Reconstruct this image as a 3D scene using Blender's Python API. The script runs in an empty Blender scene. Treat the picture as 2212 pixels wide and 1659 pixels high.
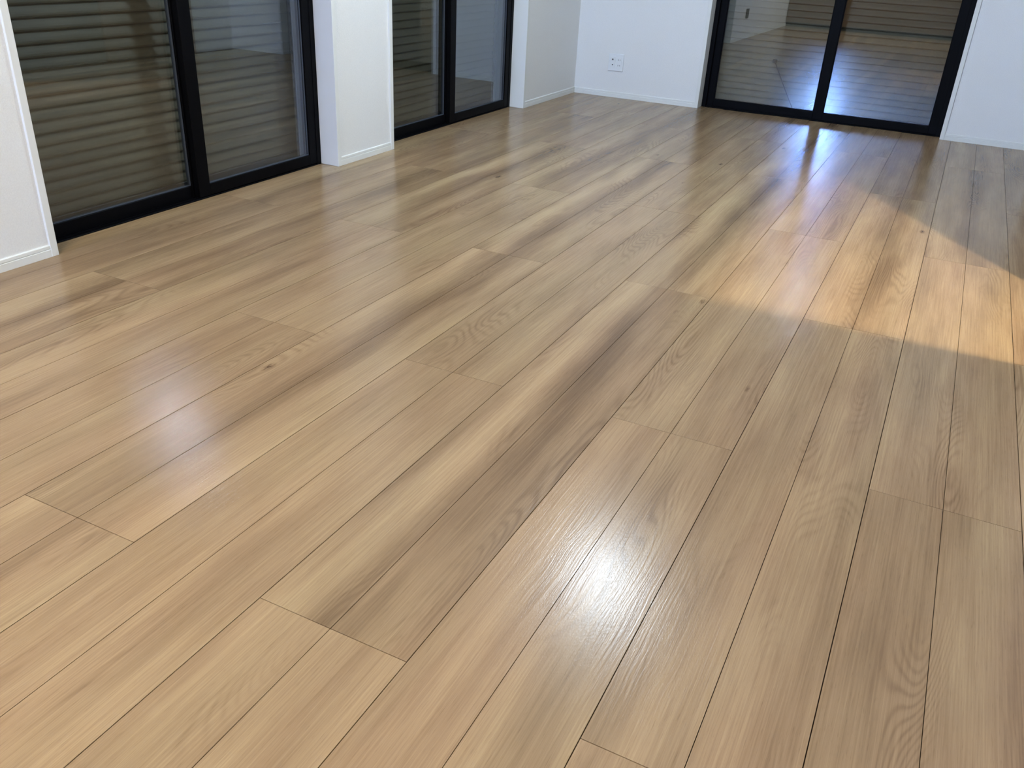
import bpy, bmesh, math, random
from mathutils import Vector, Matrix

random.seed(7)
SC = bpy.context.scene
COL = SC.collection

# ------------------------------------------------------------------ camera
cam_data = bpy.data.cameras.new('camera')
cam = bpy.data.objects.new('camera', cam_data)
COL.objects.link(cam)
R_ = Vector((0.45016155, -0.89164127, 0.04827442))
U_ = Vector((0.39607927, 0.24783607, 0.88413715))
F_ = Vector((0.80029732, 0.37888405, -0.46472689))
m = Matrix((R_, U_, -F_)).transposed().to_4x4()
m.translation = Vector((0.0, -0.56286, 1.04498))
cam.matrix_world = m
cam_data.sensor_width = 36.0
cam_data.lens = 1850.33 / 2212 * 36
cam_data.clip_start = 0.02
SC.camera = cam

# ------------------------------------------------------------------ world, exposure
w = bpy.data.worlds.new('world')
SC.world = w
w.use_nodes = True
w.node_tree.nodes['Background'].inputs[0].default_value = (0.02, 0.03, 0.06, 1)
w.node_tree.nodes['Background'].inputs[1].default_value = 0.3
SC.view_settings.view_transform = 'Standard'
SC.view_settings.look = 'None'
SC.view_settings.gamma = 1.0
SC.view_settings.use_curve_mapping = False
SC.view_settings.exposure = 0.0
SC.cycles.sample_clamp_indirect = 60.0   # keeps the lamp's glint by way of the window glass

# ------------------------------------------------------------------ lamps (the glow of the fittings built further down)
CEIL = 2.40
COOL = (0.72, 0.87, 1.0)
SOFT = (1.0, 0.90, 0.65)
WARM = (1.0, 0.82, 0.54)
BLUE = (0.30, 0.49, 1.0)
MAIN = (3.72, 0.56)      # living room ceiling lamp
HALL = (2.70, -1.52)     # lamp in the hallway beyond the doorway
NEAR = (-0.90, 0.60)     # warm lamp behind the photographer
SIDE_FILL = (0.90, 1.30)      # unseen warm fill lamp, added to brighten the left wall
KITCH = (-4.15, 1.55)    # lamp over the kitchen


def area_lamp(name, loc, size, power, color):
    d = bpy.data.lights.new(name, 'AREA')
    d.shape = 'DISK'
    d.size = size
    d.energy = power
    d.color = color
    o = bpy.data.objects.new(name, d)
    o.location = loc
    COL.objects.link(o)
    return o


def point_lamp(name, loc, radius, power, color):
    d = bpy.data.lights.new(name, 'POINT')
    d.shadow_soft_size = radius
    d.energy = power
    d.color = color
    o = bpy.data.objects.new(name, d)
    o.location = loc
    COL.objects.link(o)
    return o


point_lamp('main_lamp_light', (MAIN[0], MAIN[1], CEIL - 0.19), 0.12, 98, COOL)
point_lamp('kitchen_lamp_light', (KITCH[0], KITCH[1], CEIL - 0.33), 0.26, 540, BLUE)
area_lamp('hall_lamp_light', (HALL[0], HALL[1], CEIL - 0.034), 0.045, 76, WARM)
area_lamp('near_lamp_light', (NEAR[0], NEAR[1], CEIL - 0.034), 0.12, 64, SOFT)
area_lamp('side_fill_light', (SIDE_FILL[0], SIDE_FILL[1], CEIL - 0.034), 0.12, 19, SOFT)


# ------------------------------------------------------------------ materials
def new_mat(name):
    mt = bpy.data.materials.new(name)
    mt.use_nodes = True
    nt = mt.node_tree
    return mt, nt, nt.nodes, nt.links, nt.nodes['Principled BSDF']


def lin(r, g, b):
    f = lambda c: (c / 255) / 12.92 if c <= 10 else ((c / 255 + 0.055) / 1.055) ** 2.4
    return (f(r), f(g), f(b), 1)


def paint(name, col, rough, bump=0.0, scale=200.0, metal=0.0, var=0.03):
    mt, nt, N, L, P = new_mat(name)
    P.inputs['Roughness'].default_value = rough
    P.inputs['Metallic'].default_value = metal
    tc = N.new('ShaderNodeTexCoord')
    nz = N.new('ShaderNodeTexNoise')
    nz.inputs['Scale'].default_value = scale
    nz.inputs['Detail'].default_value = 4
    L.new(tc.outputs['Object'], nz.inputs['Vector'])
    mr = N.new('ShaderNodeMapRange')
    mr.inputs['To Min'].default_value = 1 - var
    mr.inputs['To Max'].default_value = 1 + var
    L.new(nz.outputs['Fac'], mr.inputs['Value'])
    mx = N.new('ShaderNodeMix')
    mx.data_type = 'RGBA'
    mx.blend_type = 'MULTIPLY'
    mx.inputs['Factor'].default_value = 1
    mx.inputs['A'].default_value = col
    L.new(mr.outputs['Result'], mx.inputs['B'])
    L.new(mx.outputs['Result'], P.inputs['Base Color'])
    if bump:
        b = N.new('ShaderNodeBump')
        b.inputs['Strength'].default_value = bump
        b.inputs['Distance'].default_value = 0.001
        L.new(nz.outputs['Fac'], b.inputs['Height'])
        L.new(b.outputs['Normal'], P.inputs['Normal'])
    return mt


M = {}
M['wallpaper'] = paint('white_wallpaper', lin(226, 227, 226), 0.85, 1.0, 240, var=0.09)
M['trim'] = paint('white_trim', lin(222, 224, 221), 0.65, 0.0, 40, var=0.01)
M['ceiling'] = paint('ceiling_paper', lin(232, 232, 228), 0.9, 0.4, 200)
M['frame'] = paint('black_aluminium', lin(6, 7, 11), 0.5, 0.05, 300, var=0.1)
M['frame'].node_tree.nodes['Principled BSDF'].inputs['Specular IOR Level'].default_value = 0.07
M['gasket'] = paint('grey_gasket', lin(66, 74, 88), 0.6, 0.0, 60)
M['shutter'] = paint('bronze_shutter', lin(92, 89, 76), 0.5, 0.1, 120, var=0.05)
M['rail'] = paint('dark_rail', lin(40, 41, 42), 0.5)
M['plate'] = paint('white_plastic', lin(226, 230, 232), 0.35, 0.0, 30, var=0.01)
M['slot'] = paint('dark_slot', lin(22, 22, 24), 0.6)
M['metal'] = paint('connector_metal', lin(120, 120, 118), 0.35, 0, 50, metal=0.8)
M['cord'] = paint('dark_cord', lin(9, 10, 11), 0.8)
M['subfloor'] = paint('joint_shadow_board', lin(60, 42, 27), 0.9)
M['walnut'] = paint('brown_cabinet', lin(112, 84, 58), 0.45, 0.1, 12, var=0.15)
M['dark_wood'] = paint('added_door_brown', lin(70, 58, 46), 0.4, 0.1, 12, var=0.15)
M['toe'] = paint('dark_toe_kick', lin(26, 24, 22), 0.6)
M['stone'] = paint('pale_worktop', lin(205, 203, 196), 0.3, 0, 50)
M['chrome'] = paint('brushed_steel', lin(190, 190, 190), 0.3, 0, 50, metal=1.0)


def emitter(name, col, strength):
    mt, nt, N, L, P = new_mat(name)
    P.inputs['Base Color'].default_value = (0.9, 0.9, 0.9, 1)
    P.inputs['Emission Color'].default_value = (*col, 1)
    P.inputs['Emission Strength'].default_value = strength
    return mt


M['lamp_cool'] = emitter('cool_diffuser', COOL, 6)
M['lamp_warm'] = emitter('warm_diffuser', WARM, 6)
M['lamp_blue'] = emitter('blue_diffuser', BLUE, 4)


def glass_mat():
    mt = bpy.data.materials.new('coated_window_glass')
    mt.use_nodes = True
    nt = mt.node_tree
    N, L = nt.nodes, nt.links
    N.clear()
    out = N.new('ShaderNodeOutputMaterial')
    tr = N.new('ShaderNodeBsdfTransparent')
    tr.inputs[0].default_value = (0.88, 0.89, 0.87, 1)
    gl = N.new('ShaderNodeBsdfGlossy')
    gl.inputs['Roughness'].default_value = 0.0
    gl.inputs['Color'].default_value = (0.80, 0.88, 1.0, 1)
    fr = N.new('ShaderNodeFresnel')
    # thin pane: the same Fresnel curve from either side (two faces stand for the double glazing)
    ge = N.new('ShaderNodeNewGeometry')
    io = N.new('ShaderNodeMapRange')
    io.inputs['To Min'].default_value = 2.0
    io.inputs['To Max'].default_value = 1 / 2.0
    L.new(ge.outputs['Backfacing'], io.inputs['Value'])
    L.new(io.outputs['Result'], fr.inputs['IOR'])
    mx = N.new('ShaderNodeMixShader')
    L.new(fr.outputs[0], mx.inputs[0])
    L.new(tr.outputs[0], mx.inputs[1])
    L.new(gl.outputs[0], mx.inputs[2])
    L.new(mx.outputs[0], out.inputs['Surface'])
    return mt


M['glass'] = glass_mat()


def oak():
    mt, nt, N, L, P = new_mat('oak_laminate')

    def math_(op, a, b=None, c=None):
        n = N.new('ShaderNodeMath')
        n.operation = op
        for i, v in enumerate((a, b, c)):
            if v is None:
                continue
            if isinstance(v, (int, float)):
                n.inputs[i].default_value = v
            else:
                L.new(v, n.inputs[i])
        return n.outputs[0]

    def mapr(v, a, b, c, d, smooth=False):
        n = N.new('ShaderNodeMapRange')
        if smooth:
            n.interpolation_type = 'SMOOTHSTEP'
        L.new(v, n.inputs['Value'])
        for k, x in zip(('From Min', 'From Max', 'To Min', 'To Max'), (a, b, c, d)):
            n.inputs[k].default_value = x
        return n.outputs['Result']

    geo = N.new('ShaderNodeNewGeometry')
    info = N.new('ShaderNodeObjectInfo')     # object colour carries the board's own print: offset, tone, contrast
    sep = N.new('ShaderNodeSeparateColor')
    L.new(info.outputs['Color'], sep.inputs[0])
    seed, tone, contrast = sep.outputs[0], sep.outputs[1], sep.outputs[2]
    off = math_('MULTIPLY', seed, 97.0)

    def coords(sx, sy, extra=0.0, warp=None):
        mp = N.new('ShaderNodeVectorMath')
        mp.operation = 'MULTIPLY'
        L.new(geo.outputs['Position'], mp.inputs[0])
        mp.inputs[1].default_value = (sx, sy, 0)
        cb = N.new('ShaderNodeCombineXYZ')
        L.new(off, cb.inputs[0])
        L.new(off, cb.inputs[1])
        cb.inputs[2].default_value = extra
        ad = N.new('ShaderNodeVectorMath')
        ad.operation = 'ADD'
        L.new(mp.outputs[0], ad.inputs[0])
        L.new(cb.outputs[0], ad.inputs[1])
        o = ad.outputs[0]
        if warp is not None:
            w2 = N.new('ShaderNodeVectorMath')
            w2.operation = 'ADD'
            L.new(o, w2.inputs[0])
            c2 = N.new('ShaderNodeCombineXYZ')
            L.new(warp, c2.inputs[1])
            L.new(c2.outputs[0], w2.inputs[1])
            o = w2.outputs[0]
        return o

    def noise(vec, scale=1.0, detail=3.0, rough=0.5):
        n = N.new('ShaderNodeTexNoise')
        n.inputs['Scale'].default_value = scale
        n.inputs['Detail'].default_value = detail
        n.inputs['Roughness'].default_value = rough
        L.new(vec, n.inputs['Vector'])
        return n.outputs['Fac']

    # long streaks
    streak = noise(coords(0.6, 9.0, 1.0), detail=3.0, rough=0.55)
    streak = mapr(streak, 0.30, 0.70, -1.0, 1.0)
    streak = math_('MULTIPLY', streak, contrast)
    patch = mapr(noise(coords(2.6, 14.0, 2.0), detail=3), 0.3, 0.7, -1, 1)
    # growth rings: contour lines of a stretched field
    field = noise(coords(1.15, 7.0, 3.0), detail=1.2, rough=0.4)
    rings = math_('SINE', math_('MULTIPLY', field, 230.0))
    rings = mapr(rings, -1, 1, 0, 1)
    rings = math_('POWER', rings, 2.2)
    rmask = mapr(noise(coords(1.0, 6.0, 8.0), detail=2), 0.50, 0.68, 0.0, 1.0, True)
    rings_m = math_('MULTIPLY', rings, rmask)
    # fibres and pores
    fibre = mapr(noise(coords(5.0, 300.0, 4.0), detail=4, rough=0.65), 0.3, 0.7, -1, 1)
    fibre2 = mapr(noise(coords(1.8, 150.0, 9.0), detail=3, rough=0.6), 0.3, 0.7, -1, 1)
    pore = mapr(noise(coords(30.0, 620.0, 5.0), detail=2), 0.60, 0.72, 0, 1)
    # knots
    vo = N.new('ShaderNodeTexVoronoi')
    vo.inputs['Scale'].default_value = 1.0
    L.new(coords(2.4, 6.2, 0.0), vo.inputs['Vector'])
    knot = mapr(vo.outputs['Distance'], 0.02, 0.09, 1.0, 0.0, True)
    vs = N.new('ShaderNodeSeparateColor')
    L.new(vo.outputs['Color'], vs.inputs[0])
    kon = math_('GREATER_THAN', vs.outputs[0], 0.55)
    knot = math_('MULTIPLY', knot, kon)
    knotn = math_('MULTIPLY', knot, mapr(noise(coords(60, 200, 6.0), detail=2), 0.35, 0.6, 0.2, 1.0))

    v = math_('MULTIPLY', streak, 0.22)
    v = math_('ADD', v, math_('MULTIPLY', patch, 0.07))
    v = math_('ADD', v, math_('MULTIPLY', rings_m, -0.13))
    v = math_('ADD', v, math_('MULTIPLY', fibre, 0.08))
    v = math_('ADD', v, math_('MULTIPLY', fibre2, 0.055))
    v = math_('ADD', v, math_('MULTIPLY', pore, -0.10))
    v = math_('ADD', v, math_('MULTIPLY', knotn, -0.55))
    v = math_('ADD', v, tone)
    # the bolder print: a dark heart along the middle of the board with pale wood on one side
    sx = N.new('ShaderNodeSeparateXYZ')
    L.new(geo.outputs['Position'], sx.inputs[0])
    u = math_('FRACT', math_('DIVIDE', sx.outputs[1], 0.303))
    wob = mapr(noise(coords(1.1, 0.5, 21.0), detail=2), 0.3, 0.7, -0.14, 0.14)
    u = math_('ADD', u, wob)
    heart = math_('SUBTRACT', 1.0, mapr(math_('ABSOLUTE', math_('SUBTRACT', u, 0.46)), 0.02, 0.24, 0, 1, True))
    pale = math_('SUBTRACT', 1.0, mapr(math_('ABSOLUTE', math_('SUBTRACT', u, 0.84)), 0.0, 0.20, 0, 1, True))
    fade = mapr(noise(coords(0.9, 2.0, 22.0), detail=2), 0.35, 0.6, 0.35, 1.0)
    bold = math_('SUBTRACT', math_('MULTIPLY', pale, 0.20), math_('MULTIPLY', heart, 0.26))
    bold = math_('MULTIPLY', math_('MULTIPLY', bold, fade), info.outputs['Alpha'])
    v = math_('ADD', v, bold)
    cr = N.new('ShaderNodeValToRGB')
    e = cr.color_ramp.elements
    e[0].position = 0.0
    e[0].color = lin(82, 64, 47)
    e[1].position = 1.0
    e[1].color = lin(198, 174, 137)
    for pos, c in ((0.3, (124, 101, 77)), (0.5, (147, 122, 94)), (0.72, (171, 146, 113))):
        q = cr.color_ramp.elements.new(pos)
        q.color = lin(*c)
    L.new(v, cr.inputs[0])
    # slow drift of hue between pink and olive
    hue = noise(coords(0.9, 5.0, 7.0), detail=2)
    hr = N.new('ShaderNodeValToRGB')
    hr.color_ramp.elements[0].position = 0.35
    hr.color_ramp.elements[0].color = (1.015, 0.99, 0.985, 1)
    hr.color_ramp.elements[1].position = 0.65
    hr.color_ramp.elements[1].color = (0.98, 1.005, 0.98, 1)
    L.new(hue, hr.inputs[0])
    mx = N.new('ShaderNodeMix')
    mx.data_type = 'RGBA'
    mx.blend_type = 'MULTIPLY'
    mx.inputs['Factor'].default_value = 1
    L.new(cr.outputs[0], mx.inputs['A'])
    L.new(hr.outputs[0], mx.inputs['B'])
    L.new(mx.outputs['Result'], P.inputs['Base Color'])
    # sheen and embossed grain
    rr = mapr(fibre, -1, 1, 0.17, 0.24)
    L.new(rr, P.inputs['Roughness'])
    P.inputs['IOR'].default_value = 1.27
    warp = math_('MULTIPLY', noise(coords(5.0, 10.0, 11.0), detail=1), 5.0)
    emb = noise(coords(5.0, 210.0, 12.0, warp), detail=2, rough=0.5)
    fine = noise(coords(160.0, 420.0, 13.0), detail=2)
    h = math_('ADD', math_('MULTIPLY', emb, 0.75), math_('MULTIPLY', fine, 0.35))
    b = N.new('ShaderNodeBump')
    b.inputs['Strength'].default_value = 0.35
    b.inputs['Distance'].default_value = 0.0010
    L.new(h, b.inputs['Height'])
    L.new(b.outputs['Normal'], P.inputs['Normal'])
    return mt


M['oak'] = oak()


# ------------------------------------------------------------------ mesh helpers
def add_box(bm, lo, hi, bevel=0.0, segs=1):
    r = bmesh.ops.create_cube(bm, size=1.0)
    vs = r['verts']
    for v in vs:
        v.co = Vector([lo[i] + (v.co[i] + 0.5) * (hi[i] - lo[i]) for i in range(3)])
    if bevel:
        es = list({e for v in vs for e in v.link_edges})
        bmesh.ops.bevel(bm, geom=es, offset=bevel, segments=segs, affect='EDGES', profile=0.6)


def add_cyl(bm, p0, p1, r0, r1=None, n=20):
    p0, p1 = Vector(p0), Vector(p1)
    d = p1 - p0
    mt = Matrix.Translation((p0 + p1) / 2) @ d.to_track_quat('Z', 'Y').to_matrix().to_4x4()
    bmesh.ops.create_cone(bm, cap_ends=True, segments=n, radius1=r0,
                          radius2=r0 if r1 is None else r1, depth=d.length, matrix=mt)


def add_profile(bm, pts, axis, a, b):
    """Closed profile (list of (depth, z)) pushed along an axis: 'x' keeps depth in y, 'y' keeps depth in x."""
    rows = []
    for t in (a, b):
        rows.append([bm.verts.new((t, d, z) if axis == 'x' else (d, t, z)) for d, z in pts])
    n = len(pts)
    for i in range(n):
        bm.faces.new((rows[0][i], rows[0][(i + 1) % n], rows[1][(i + 1) % n], rows[1][i]))
    bm.faces.new(rows[0])
    bm.faces.new(list(reversed(rows[1])))


def obj(name, bm, mat, parent=None, loc=None, smooth=False):
    bmesh.ops.recalc_face_normals(bm, faces=bm.faces)
    me = bpy.data.meshes.new(name)
    bm.to_mesh(me)
    bm.free()
    me.materials.append(mat)
    if smooth:
        for p in me.polygons:
            p.use_smooth = True
    o = bpy.data.objects.new(name, me)
    if loc:
        o.location = loc
    COL.objects.link(o)
    if parent:
        o.parent = parent
    return o


def box(name, lo, hi, mat, parent=None, bevel=0.0):
    bm = bmesh.new()
    add_box(bm, lo, hi, bevel)
    return obj(name, bm, mat, parent)


def empty(name, loc=(0, 0, 0), rz=0.0):
    o = bpy.data.objects.new(name, None)
    o.empty_display_size = 0.1
    o.location = loc
    o.rotation_euler = (0, 0, rz)
    COL.objects.link(o)
    return o


def tag(o, label, cat, group=None, kind=None):
    o['label'] = label
    o['category'] = cat
    if group:
        o['group'] = group
    if kind:
        o['kind'] = kind
    return o


# ------------------------------------------------------------------ room shell
YL = 2.045      # face of the left wall
XB = 6.325      # face of the back wall
YR = -1.12      # face of the right wall
XR = -5.30      # rear wall, behind the photographer
TH = 0.16       # wall thickness
WH = 2.03       # window opening height
W1 = (1.822, 3.382)
W2 = (3.866, 5.426)
W3 = (-0.535, 1.075)
DOOR = (2.70, 3.30)


def wall_mesh(name, boxes, label):
    bm = bmesh.new()
    for lo, hi in boxes:
        add_box(bm, lo, hi)
    o = obj(name, bm, M['wallpaper'])
    return tag(o, label, 'wall', kind='structure')


JT = 0.026   # casing board width
wall_mesh('wall_left', [
    ((XR - TH, YL, -0.02), (W1[0] - JT, YL + TH, CEIL)),
    ((W1[1] + JT, YL, -0.02), (W2[0] - JT, YL + TH, CEIL)),
    ((W2[1] + JT, YL, -0.02), (XB + TH, YL + TH, CEIL)),
    ((W1[0] - JT, YL, WH + JT), (W1[1] + JT, YL + TH, CEIL)),
    ((W2[0] - JT, YL, WH + JT), (W2[1] + JT, YL + TH, CEIL))],
    'white papered wall on the left holding two sliding windows')
wall_mesh('wall_back', [
    ((XB, YR - TH, -0.02), (XB + TH, W3[0] - JT, CEIL)),
    ((XB, W3[1] + JT, -0.02), (XB + TH, YL, CEIL)),
    ((XB, W3[0] - JT, WH + JT), (XB + TH, W3[1] + JT, CEIL))],
    'white papered far wall holding the sliding window and the outlet')
wall_mesh('wall_right', [
    ((XR - TH, YR - 0.12, -0.02), (DOOR[0], YR, CEIL)),
    ((DOOR[1], YR - 0.12, -0.02), (XB, YR, CEIL)),
    ((DOOR[0], YR - 0.12, 1.95), (DOOR[1], YR, CEIL))],
    'white papered wall on the right with a narrow doorway')
wall_mesh('wall_rear', [((XR - TH, YR, -0.02), (XR, YL, CEIL))],
          'white papered wall behind the kitchen counter')
wall_mesh('wall_hallway', [
    ((1.0, -2.75, -0.02), (4.9, -2.65, CEIL)),
    ((1.0, -2.65, -0.02), (1.1, YR - 0.12, CEIL)),
    ((4.8, -2.65, -0.02), (4.9, YR - 0.12, CEIL))],
    'white papered walls around the small hallway beyond the doorway')
bm = bmesh.new()
add_box(bm, (XR - TH, -2.75, CEIL), (XB + TH + 0.5, YL + TH + 0.4, CEIL + 0.12))
tag(obj('ceiling', bm, M['ceiling']), 'plain white ceiling over the whole room', 'ceiling', kind='structure')

# ------------------------------------------------------------------ floor: subfloor and single laminate planks
bm = bmesh.new()
add_box(bm, (XR - TH, -2.75, -0.10), (XB + TH + 0.02, 2.138, -0.0045))
floor = obj('floor', bm, M['subfloor'])
tag(floor, 'light oak laminate floor of long planks in brick bond', 'floor', kind='structure')

UW = 0.1515      # plank width
BL = 1.850       # plank length
BX = 0.850       # an end joint of the even board rows
rnd = random.Random(11)
plank_mesh = {}


def plank_data(length, width, half):
    key = (round(length, 4), round(width, 5), half)
    # the joint between two boards is wider than the groove down the middle of one
    ga, gb = (0.0009, 0.0007) if half == 0 else (0.0007, 0.0009)
    if key in plank_mesh:
        return plank_mesh[key]
    bmp = bmesh.new()
    add_box(bmp, (0.0008, ga, -0.008), (key[0] - 0.0008, key[1] - gb, 0.0))
    bmesh.ops.recalc_face_normals(bmp, faces=bmp.faces)
    me = bpy.data.meshes.new('plank')
    bmp.to_mesh(me)
    bmp.free()
    me.materials.append(M['oak'])
    plank_mesh[key] = me
    return me


# boards whose print can be made out: (row, index along) -> (tone, contrast)
PRINT = {(0, 0): (0.52, 0.6, 1), (0, 1): (0.52, 0.6, 1), (0, 2): (0.50, 0.6, 1), (0, -1): (0.55, 0.35, 0),
         (1, 1): (0.54, 0.3, 0), (1, 2): (0.52, 0.4, 0), (1, 3): (0.52, 0.5, 0.5), (1, 0): (0.53, 0.35, 0),
         (2, 0): (0.51, 0.6, 1), (2, -1): (0.55, 0.5, 0.8), (2, 1): (0.52, 0.5, 0.8),
         (3, 2): (0.52, 0.6, 1), (3, 1): (0.53, 0.4, 0), (4, 0): (0.53, 0.4, 0), (4, 1): (0.50, 0.6, 0.8),
         (-1, 1): (0.55, 0.4, 0), (-1, 2): (0.54, 0.5, 0.4), (-2, 0): (0.53, 0.45, 0), (-2, -1): (0.57, 0.3, 0),
         (-2, 1): (0.55, 0.6, 0.6), (-3, 1): (0.53, 0.4, 0), (-3, 2): (0.52, 0.6, 0.8), (-3, 3): (0.50, 0.5, 0.3)}
for row in range(-9, 8):
    phase = BX if row % 2 == 0 else BX + BL / 2 - BL
    for n in range(-4, 5):
        x0 = phase + n * BL
        x1 = x0 + BL
        tone, con, bold = PRINT.get((row, n), (0.5 + rnd.uniform(-0.03, 0.03), rnd.uniform(0.3, 0.7), rnd.choice((0, 0, 0.4, 0.6))))
        seed = rnd.random()
        for half in (0, 1):
            y0 = (row * 2 + half) * UW
            y1 = y0 + UW
            a, b = max(x0, XR), min(x1, XB + 0.085)
            if y0 < YR:
                a, b = max(x0, 1.1), min(x1, 4.8)
            y1 = min(y1, 2.139)
            if b - a < 0.03 or y0 < -2.62 or y1 - y0 < 0.01:
                continue
            o = bpy.data.objects.new('plank', plank_data(b - a, y1 - y0, half))
            o.location = (a, y0, 0)
            o.color = (seed, tone, con, bold)
            o.parent = floor
            COL.objects.link(o)

# ------------------------------------------------------------------ baseboards
BASE = [(0, 0), (0.008, 0), (0.008, 0.0245), (0.0055, 0.0255), (0.0055, 0.0275), (0.007, 0.0285),
        (0.0065, 0.038), (0.004, 0.041), (0, 0.041)]


def baseboard(name, axis, face, sgn, a, b, label):
    bmb = bmesh.new()
    add_profile(bmb, [(face + sgn * d, z + 0.0002) for d, z in BASE], axis, a, b)
    return tag(obj(name, bmb, M['trim']), label, 'baseboard', kind='structure')


baseboard('baseboard_left', 'x', YL, -1, XR, W1[0] - JT, 'white baseboard in front of the near left window')
baseboard('baseboard_left', 'x', YL, -1, W1[1] + JT, W2[0] - JT, 'white baseboard on the pier between the two left windows')
baseboard('baseboard_left', 'x', YL, -1, W2[1] + JT, XB, 'white baseboard between the far left window and the corner')
baseboard('baseboard_back', 'y', XB, -1, W3[1] + JT, YL - 0.008, 'white baseboard under the wall outlet')
baseboard('baseboard_back', 'y', XB, -1, YR, W3[0] - JT, 'white baseboard right of the far window')
baseboard('baseboard_right', 'x', YR, 1, XR, DOOR[0], 'white baseboard on the right wall nearer than the doorway')
baseboard('baseboard_right', 'x', YR, 1, DOOR[1], 4.95, 'white baseboard on the right wall beyond the doorway')


# ------------------------------------------------------------------ sliding windows with roller shutters
def window(name, loc, rz, W, label):
    """Built in its own frame: x runs along the opening, y points outwards, origin at the left foot on the wall face."""
    root = empty(name, loc, rz)
    tag(root, label, 'window', kind='structure')
    DI = 0.094          # depth of the white lining; the metal frame starts here
    H = WH
    # white lining and casing
    for s in (0, 1):
        bmc = bmesh.new()
        x0, x1 = ((-JT, 0) if s == 0 else (W, W + JT))
        add_box(bmc, (x0, -0.0095, 0.0003), (x1, DI + 0.004, H + JT), 0.001)
        obj('casing', bmc, M['trim'], root)
    bmc = bmesh.new()
    add_box(bmc, (0, -0.0095, H), (W, DI + 0.004, H + JT), 0.001)
    obj('casing', bmc, M['trim'], root)
    # outer frame of black aluminium
    bmf = bmesh.new()
    add_box(bmf, (0, DI, 0), (0.030, DI + 0.10, H), 0.001)
    add_box(bmf, (W - 0.030, DI, 0), (W, DI + 0.10, H), 0.001)
    add_box(bmf, (0.030, DI, H - 0.035), (W - 0.030, DI + 0.10, H), 0.001)
    add_box(bmf, (0.030, DI, -0.012), (W - 0.030, DI + 0.10, 0.004), 0.0008)
    for yy in (DI + 0.012, DI + 0.030, DI + 0.046):
        add_box(bmf, (0.030, yy, 0.004), (W - 0.030, yy + 0.003, 0.009))
    obj('frame', bmf, M['frame'], root)

    mid = W / 2 + 0.012
    # (x range, y of the inner face, x0 glass inset, x1 glass inset)
    sashes = ((0.012, mid + 0.022, DI + 0.034, 0.062, 0.060, 'outer'),
              (mid - 0.032, W - 0.012, DI + 0.003, 0.062, 0.068, 'inner'))
    for x0, x1, y, il, ir, which in sashes:
        bms = bmesh.new()
        add_box(bms, (x0, y, 0.008), (x0 + il, y + 0.028, H - 0.02), 0.0012)
        add_box(bms, (x1 - ir, y, 0.008), (x1, y + 0.028, H - 0.02), 0.0012)
        add_box(bms, (x0 + il, y, 0.008), (x1 - ir, y + 0.028, 0.055), 0.0012)
        add_box(bms, (x0 + il, y, H - 0.070), (x1 - ir, y + 0.028, H - 0.02), 0.0012)
        sash = obj('sash', bms, M['frame'], root)
        sash['label'] = 'black %s sash of the sliding window' % which
        gx0, gx1, gz0, gz1 = x0 + il, x1 - ir, 0.055, H - 0.070
        bmg = bmesh.new()
        t, gy = 0.005, y + 0.008
        add_box(bmg, (gx0, gy, gz0), (gx0 + t, gy + 0.014, gz1))
        add_box(bmg, (gx1 - t, gy, gz0), (gx1, gy + 0.014, gz1))
        add_box(bmg, (gx0 + t, gy, gz0), (gx1 - t, gy + 0.014, gz0 + t * 0.6))
        add_box(bmg, (gx0 + t, gy, gz1 - t), (gx1 - t, gy + 0.014, gz1))
        obj('glazing_gasket', bmg, M['frame'] if rz else M['gasket'], sash)
        bmp = bmesh.new()
        add_box(bmp, (gx0 + t, gy + 0.003, gz0 + t * 0.6), (gx1 - t, gy + 0.011, gz1 - t))
        obj('glass_pane', bmp, M['glass'], sash)
    return root


def shutter(loc, rz, W, label, depth):
    root = empty('roller_shutter', loc, rz)
    tag(root, label, 'shutter', group='roller shutters outside the windows')
    PITCH, z0 = 0.0420, 0.045
    n = int((WH - 0.02 - z0) / PITCH) + 1
    pts = []
    # recessed at the top, bulging towards the room, proud lip at the foot
    front = [(0.0120, 0.0415), (0.0105, 0.036), (0.0075, 0.028), (0.0040, 0.020), (0.0012, 0.012), (0.0, 0.006), (0.0010, 0.001), (0.0050, 0.0)]
    back = [(0.0140, 0.0), (0.0140, 0.0415)]
    bms = bmesh.new()
    add_profile(bms, front + back, 'x', -0.01, W + 0.01)
    bmesh.ops.recalc_face_normals(bms, faces=bms.faces)
    me = bpy.data.meshes.new('slat')
    bms.to_mesh(me)
    bms.free()
    me.materials.append(M['shutter'])
    for i in range(n):
        o = bpy.data.objects.new('slat', me)
        o.location = (0, depth, z0 + i * PITCH)
        o.parent = root
        COL.objects.link(o)
    bmb = bmesh.new()
    add_box(bmb, (-0.01, depth - 0.010, -0.005), (W + 0.01, depth + 0.018, z0), 0.003)
    obj('bottom_bar', bmb, M['rail'], root)
    for x in (-0.045, W - 0.008):
        bmr = bmesh.new()
        add_box(bmr, (x, depth - 0.022, -0.02), (x + 0.053, depth - 0.012, WH))
        add_box(bmr, (x, depth + 0.020, -0.02), (x + 0.053, depth + 0.030, WH))
        add_box(bmr, (x if x < 0 else x + 0.043, depth - 0.012, -0.02), (x + 0.010 if x < 0 else x + 0.053, depth + 0.020, WH))
        obj('guide_rail', bmr, M['rail'], root)
    bmh = bmesh.new()
    add_box(bmh, (-0.05, depth - 0.06, WH + 0.005), (W + 0.05, depth + 0.12, CEIL - 0.01), 0.006)
    obj('shutter_box', bmh, M['rail'], root)
    return root


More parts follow.
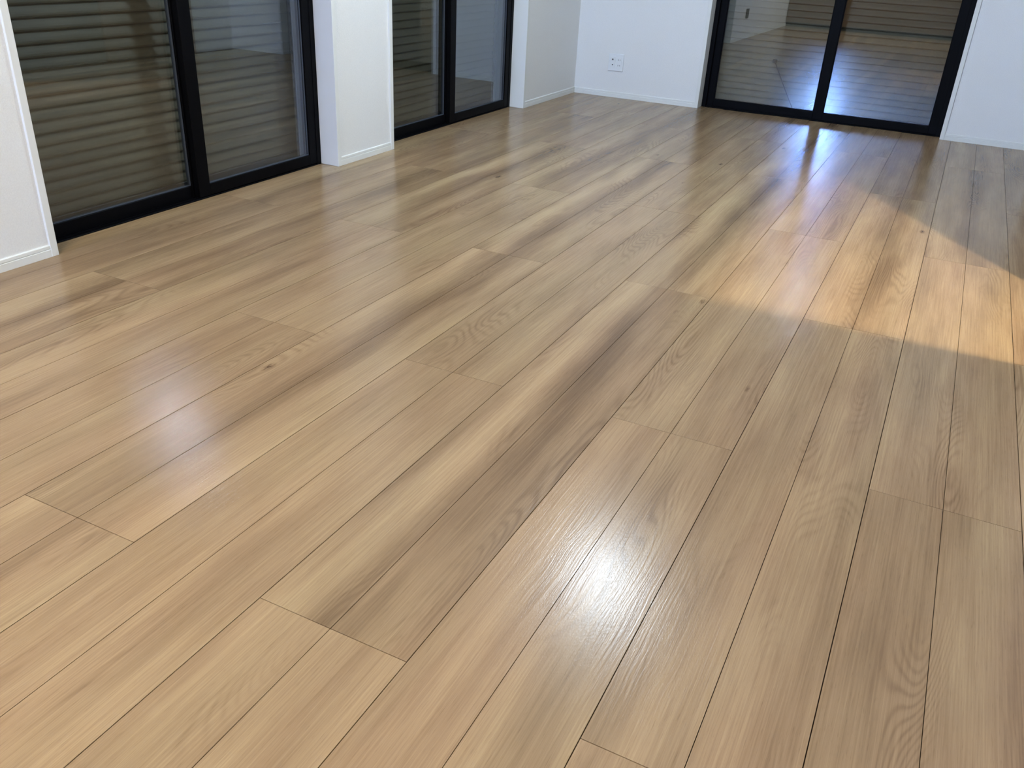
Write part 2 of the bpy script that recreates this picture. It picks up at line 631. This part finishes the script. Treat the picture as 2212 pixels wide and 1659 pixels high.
window('window_1', (W1[0], YL, 0), 0, W1[1] - W1[0], 'black framed sliding window nearest the camera on the left wall')
window('window_2', (W2[0], YL, 0), 0, W2[1] - W2[0], 'black framed sliding window beyond the white pier, left wall')
window('window_3', (XB, W3[1], 0), -math.pi / 2, W3[1] - W3[0], 'black framed sliding window in the far wall at right')
SD = 0.235
shutter((W1[0], YL, 0), 0, W1[1] - W1[0], 'closed bronze roller shutter behind the nearest left window', SD)
shutter((W2[0], YL, 0), 0, W2[1] - W2[0], 'closed bronze roller shutter behind the second left window', SD)
shutter((XB, W3[1], 0), -math.pi / 2, W3[1] - W3[0], 'closed bronze roller shutter behind the far right window', SD)

# pull cord with a round knob, slanting down behind the left pane of the far window
bm = bmesh.new()
bmesh.ops.create_uvsphere(bm, u_segments=18, v_segments=12, radius=0.019,
                          matrix=Matrix.Translation((0, 0.182, 0.336)) @ Matrix.Scale(0.8, 4, (0, 0, 1)))
cordroot = empty('shutter_pull_cord', (6.515, 0.445, 0.010))
obj('knob', bm, M['cord'], cordroot, smooth=True)
bm = bmesh.new()
pts = [Vector((0, 0.182 - 0.205 * t, 0.336 * (1 - t) ** 1.06)) for t in [i / 10 for i in range(11)]]
for a, b in zip(pts, pts[1:]):
    add_cyl(bm, a, b, 0.0028, n=8)
obj('cord', bm, M['cord'], cordroot)
tag(cordroot, 'thin dark pull cord with round knob behind left pane of far window', 'pull cord')

# ------------------------------------------------------------------ wall outlet
out = empty('wall_outlet', (XB, 1.727, 0.245))
tag(out, 'white square wall plate with aerial jack and two power sockets near the corner', 'outlet')
bm = bmesh.new()
add_box(bm, (-0.008, -0.058, -0.060), (0, 0.058, 0.060), 0.004, 3)
obj('cover_plate', bm, M['plate'], out, smooth=False)
for y0, y1 in ((0.006, 0.044), (-0.044, -0.006)):
    bm = bmesh.new()
    add_box(bm, (-0.0095, y0, -0.036), (-0.006, y1, 0.036), 0.001)
    face = obj('socket_panel', bm, M['plate'], out)
    if y0 > 0:
        bm = bmesh.new()
        add_cyl(bm, (-0.0095, 0.025, 0.021), (-0.016, 0.025, 0.021), 0.0055, n=20)
        obj('aerial_jack', bm, M['metal'], face)
        bm = bmesh.new()
        add_cyl(bm, (-0.0092, 0.025, -0.017), (-0.0102, 0.025, -0.017), 0.0042, n=20)
        obj('cable_hole', bm, M['slot'], face)
    else:
        for zc in (0.019, -0.019):
            for yc, hh in ((-0.0185, 0.0055), (-0.0310, 0.0045)):
                bm = bmesh.new()
                add_box(bm, (-0.0101, yc - 0.0012, zc - hh), (-0.0093, yc + 0.0012, zc + hh))
                obj('slot', bm, M['slot'], face)

# small dark jack plate low on the left wall, seen mirrored in the far window
jk = empty('wall_jack', (1.10, YL, 0.30))
tag(jk, 'small dark jack plate low on the left wall before the windows', 'outlet')
bm = bmesh.new()
add_box(bm, (-0.075, -0.008, -0.055), (0.075, 0, 0.055), 0.003, 2)
obj('cover_plate', bm, M['slot'], jk)
bm = bmesh.new()
add_box(bm, (-0.010, -0.0095, -0.012), (0.010, -0.007, 0.012), 0.001)
obj('port', bm, M['metal'], jk)

# ------------------------------------------------------------------ ceiling lamps
def round_lamp(xy, r, h, mat, label):
    root = empty('ceiling_lamp', (xy[0], xy[1], CEIL))
    tag(root, label, 'lamp')
    b1 = bmesh.new()
    add_cyl(b1, (0, 0, 0), (0, 0, -h * 0.45), r, n=40)
    obj('base', b1, M['plate'], root)
    b2 = bmesh.new()
    add_cyl(b2, (0, 0, -h), (0, 0, -h * 0.45), r * 0.86, r * 0.97, n=40)
    obj('diffuser', b2, mat, root)


round_lamp(MAIN, 0.16, 0.055, M['lamp_cool'], 'round cool white ceiling lamp over the middle of the room')
round_lamp(HALL, 0.055, 0.028, M['lamp_warm'], 'small warm ceiling lamp in the hallway beyond the doorway')
round_lamp(NEAR, 0.075, 0.028, M['lamp_warm'], 'small warm ceiling lamp behind the photographer')
round_lamp(SIDE_FILL, 0.075, 0.028, M['lamp_warm'], 'small warm fill lamp added on the ceiling to brighten the left wall')
round_lamp(KITCH, 0.32, 0.055, M['lamp_blue'], 'large bluish ceiling lamp over the kitchen')

# ------------------------------------------------------------------ kitchen counter behind the camera (mirrored in the far window)
kc = empty('kitchen_counter', (-1.62, 0.9, 0))
tag(kc, 'brown kitchen counter with dark toe kick behind the photographer', 'counter')
box('toe_kick', (-0.62, -2.01, 0), (-0.03, 1.14, 0.06), M['toe'], kc)
for i in range(4):
    a = -2.01 + i * 0.7875
    box('front_panel', (-0.02, a + 0.002, 0.062), (0.0, a + 0.7855, 0.98), M['walnut'], kc, 0.001)
box('body', (-0.62, -2.01, 0.06), (-0.021, 1.14, 0.98), M['walnut'], kc)
box('worktop', (-0.68, -2.01, 0.98), (0.03, 1.14, 1.01), M['stone'], kc, 0.003)

# ------------------------------------------------------------------ unseen sliding door, added to darken the left window reflections
d2 = empty('added_sliding_door', (3.34, YR, 0))
tag(d2, 'added dark brown sliding door on the right wall that darkens the window reflections', 'door', kind='structure')
for i in range(2):
    box('door_leaf', (0.01 + i * 0.815, 0.002, 0.005), (0.815 + i * 0.815, 0.022 + i * 0.004, 1.98), M['dark_wood'], d2, 0.002)
box('door_rail', (0.0, 0.0, 1.99), (1.62, 0.034, 2.03), M['rail'], d2, 0.001)
box('door_pull', (0.06, 0.0215, 0.90), (0.085, 0.028, 1.08), M['chrome'], d2, 0.001)

# ------------------------------------------------------------------ wooden door in the right wall, just outside the picture
dr = empty('door_1', (4.98, YR, 0))
tag(dr, 'brown wooden door in the right wall near the far corner', 'door', kind='structure')
box('door_leaf', (0.03, 0.002, 0.005), (0.83, 0.030, 2.0), M['walnut'], dr, 0.002)
for a, b in ((0.0, 0.03), (0.83, 0.86)):
    box('door_frame', (a, 0.0, 0), (b, 0.036, 2.03), M['walnut'], dr, 0.001)
box('door_frame', (0.03, 0.0, 2.0), (0.83, 0.036, 2.03), M['walnut'], dr, 0.001)
bm = bmesh.new()
add_cyl(bm, (0.09, 0.03, 0.95), (0.09, 0.065, 0.95), 0.009, n=16)
add_cyl(bm, (0.085, 0.065, 0.95), (0.20, 0.065, 0.95), 0.008, n=16)
obj('door_handle', bm, M['chrome'], dr)
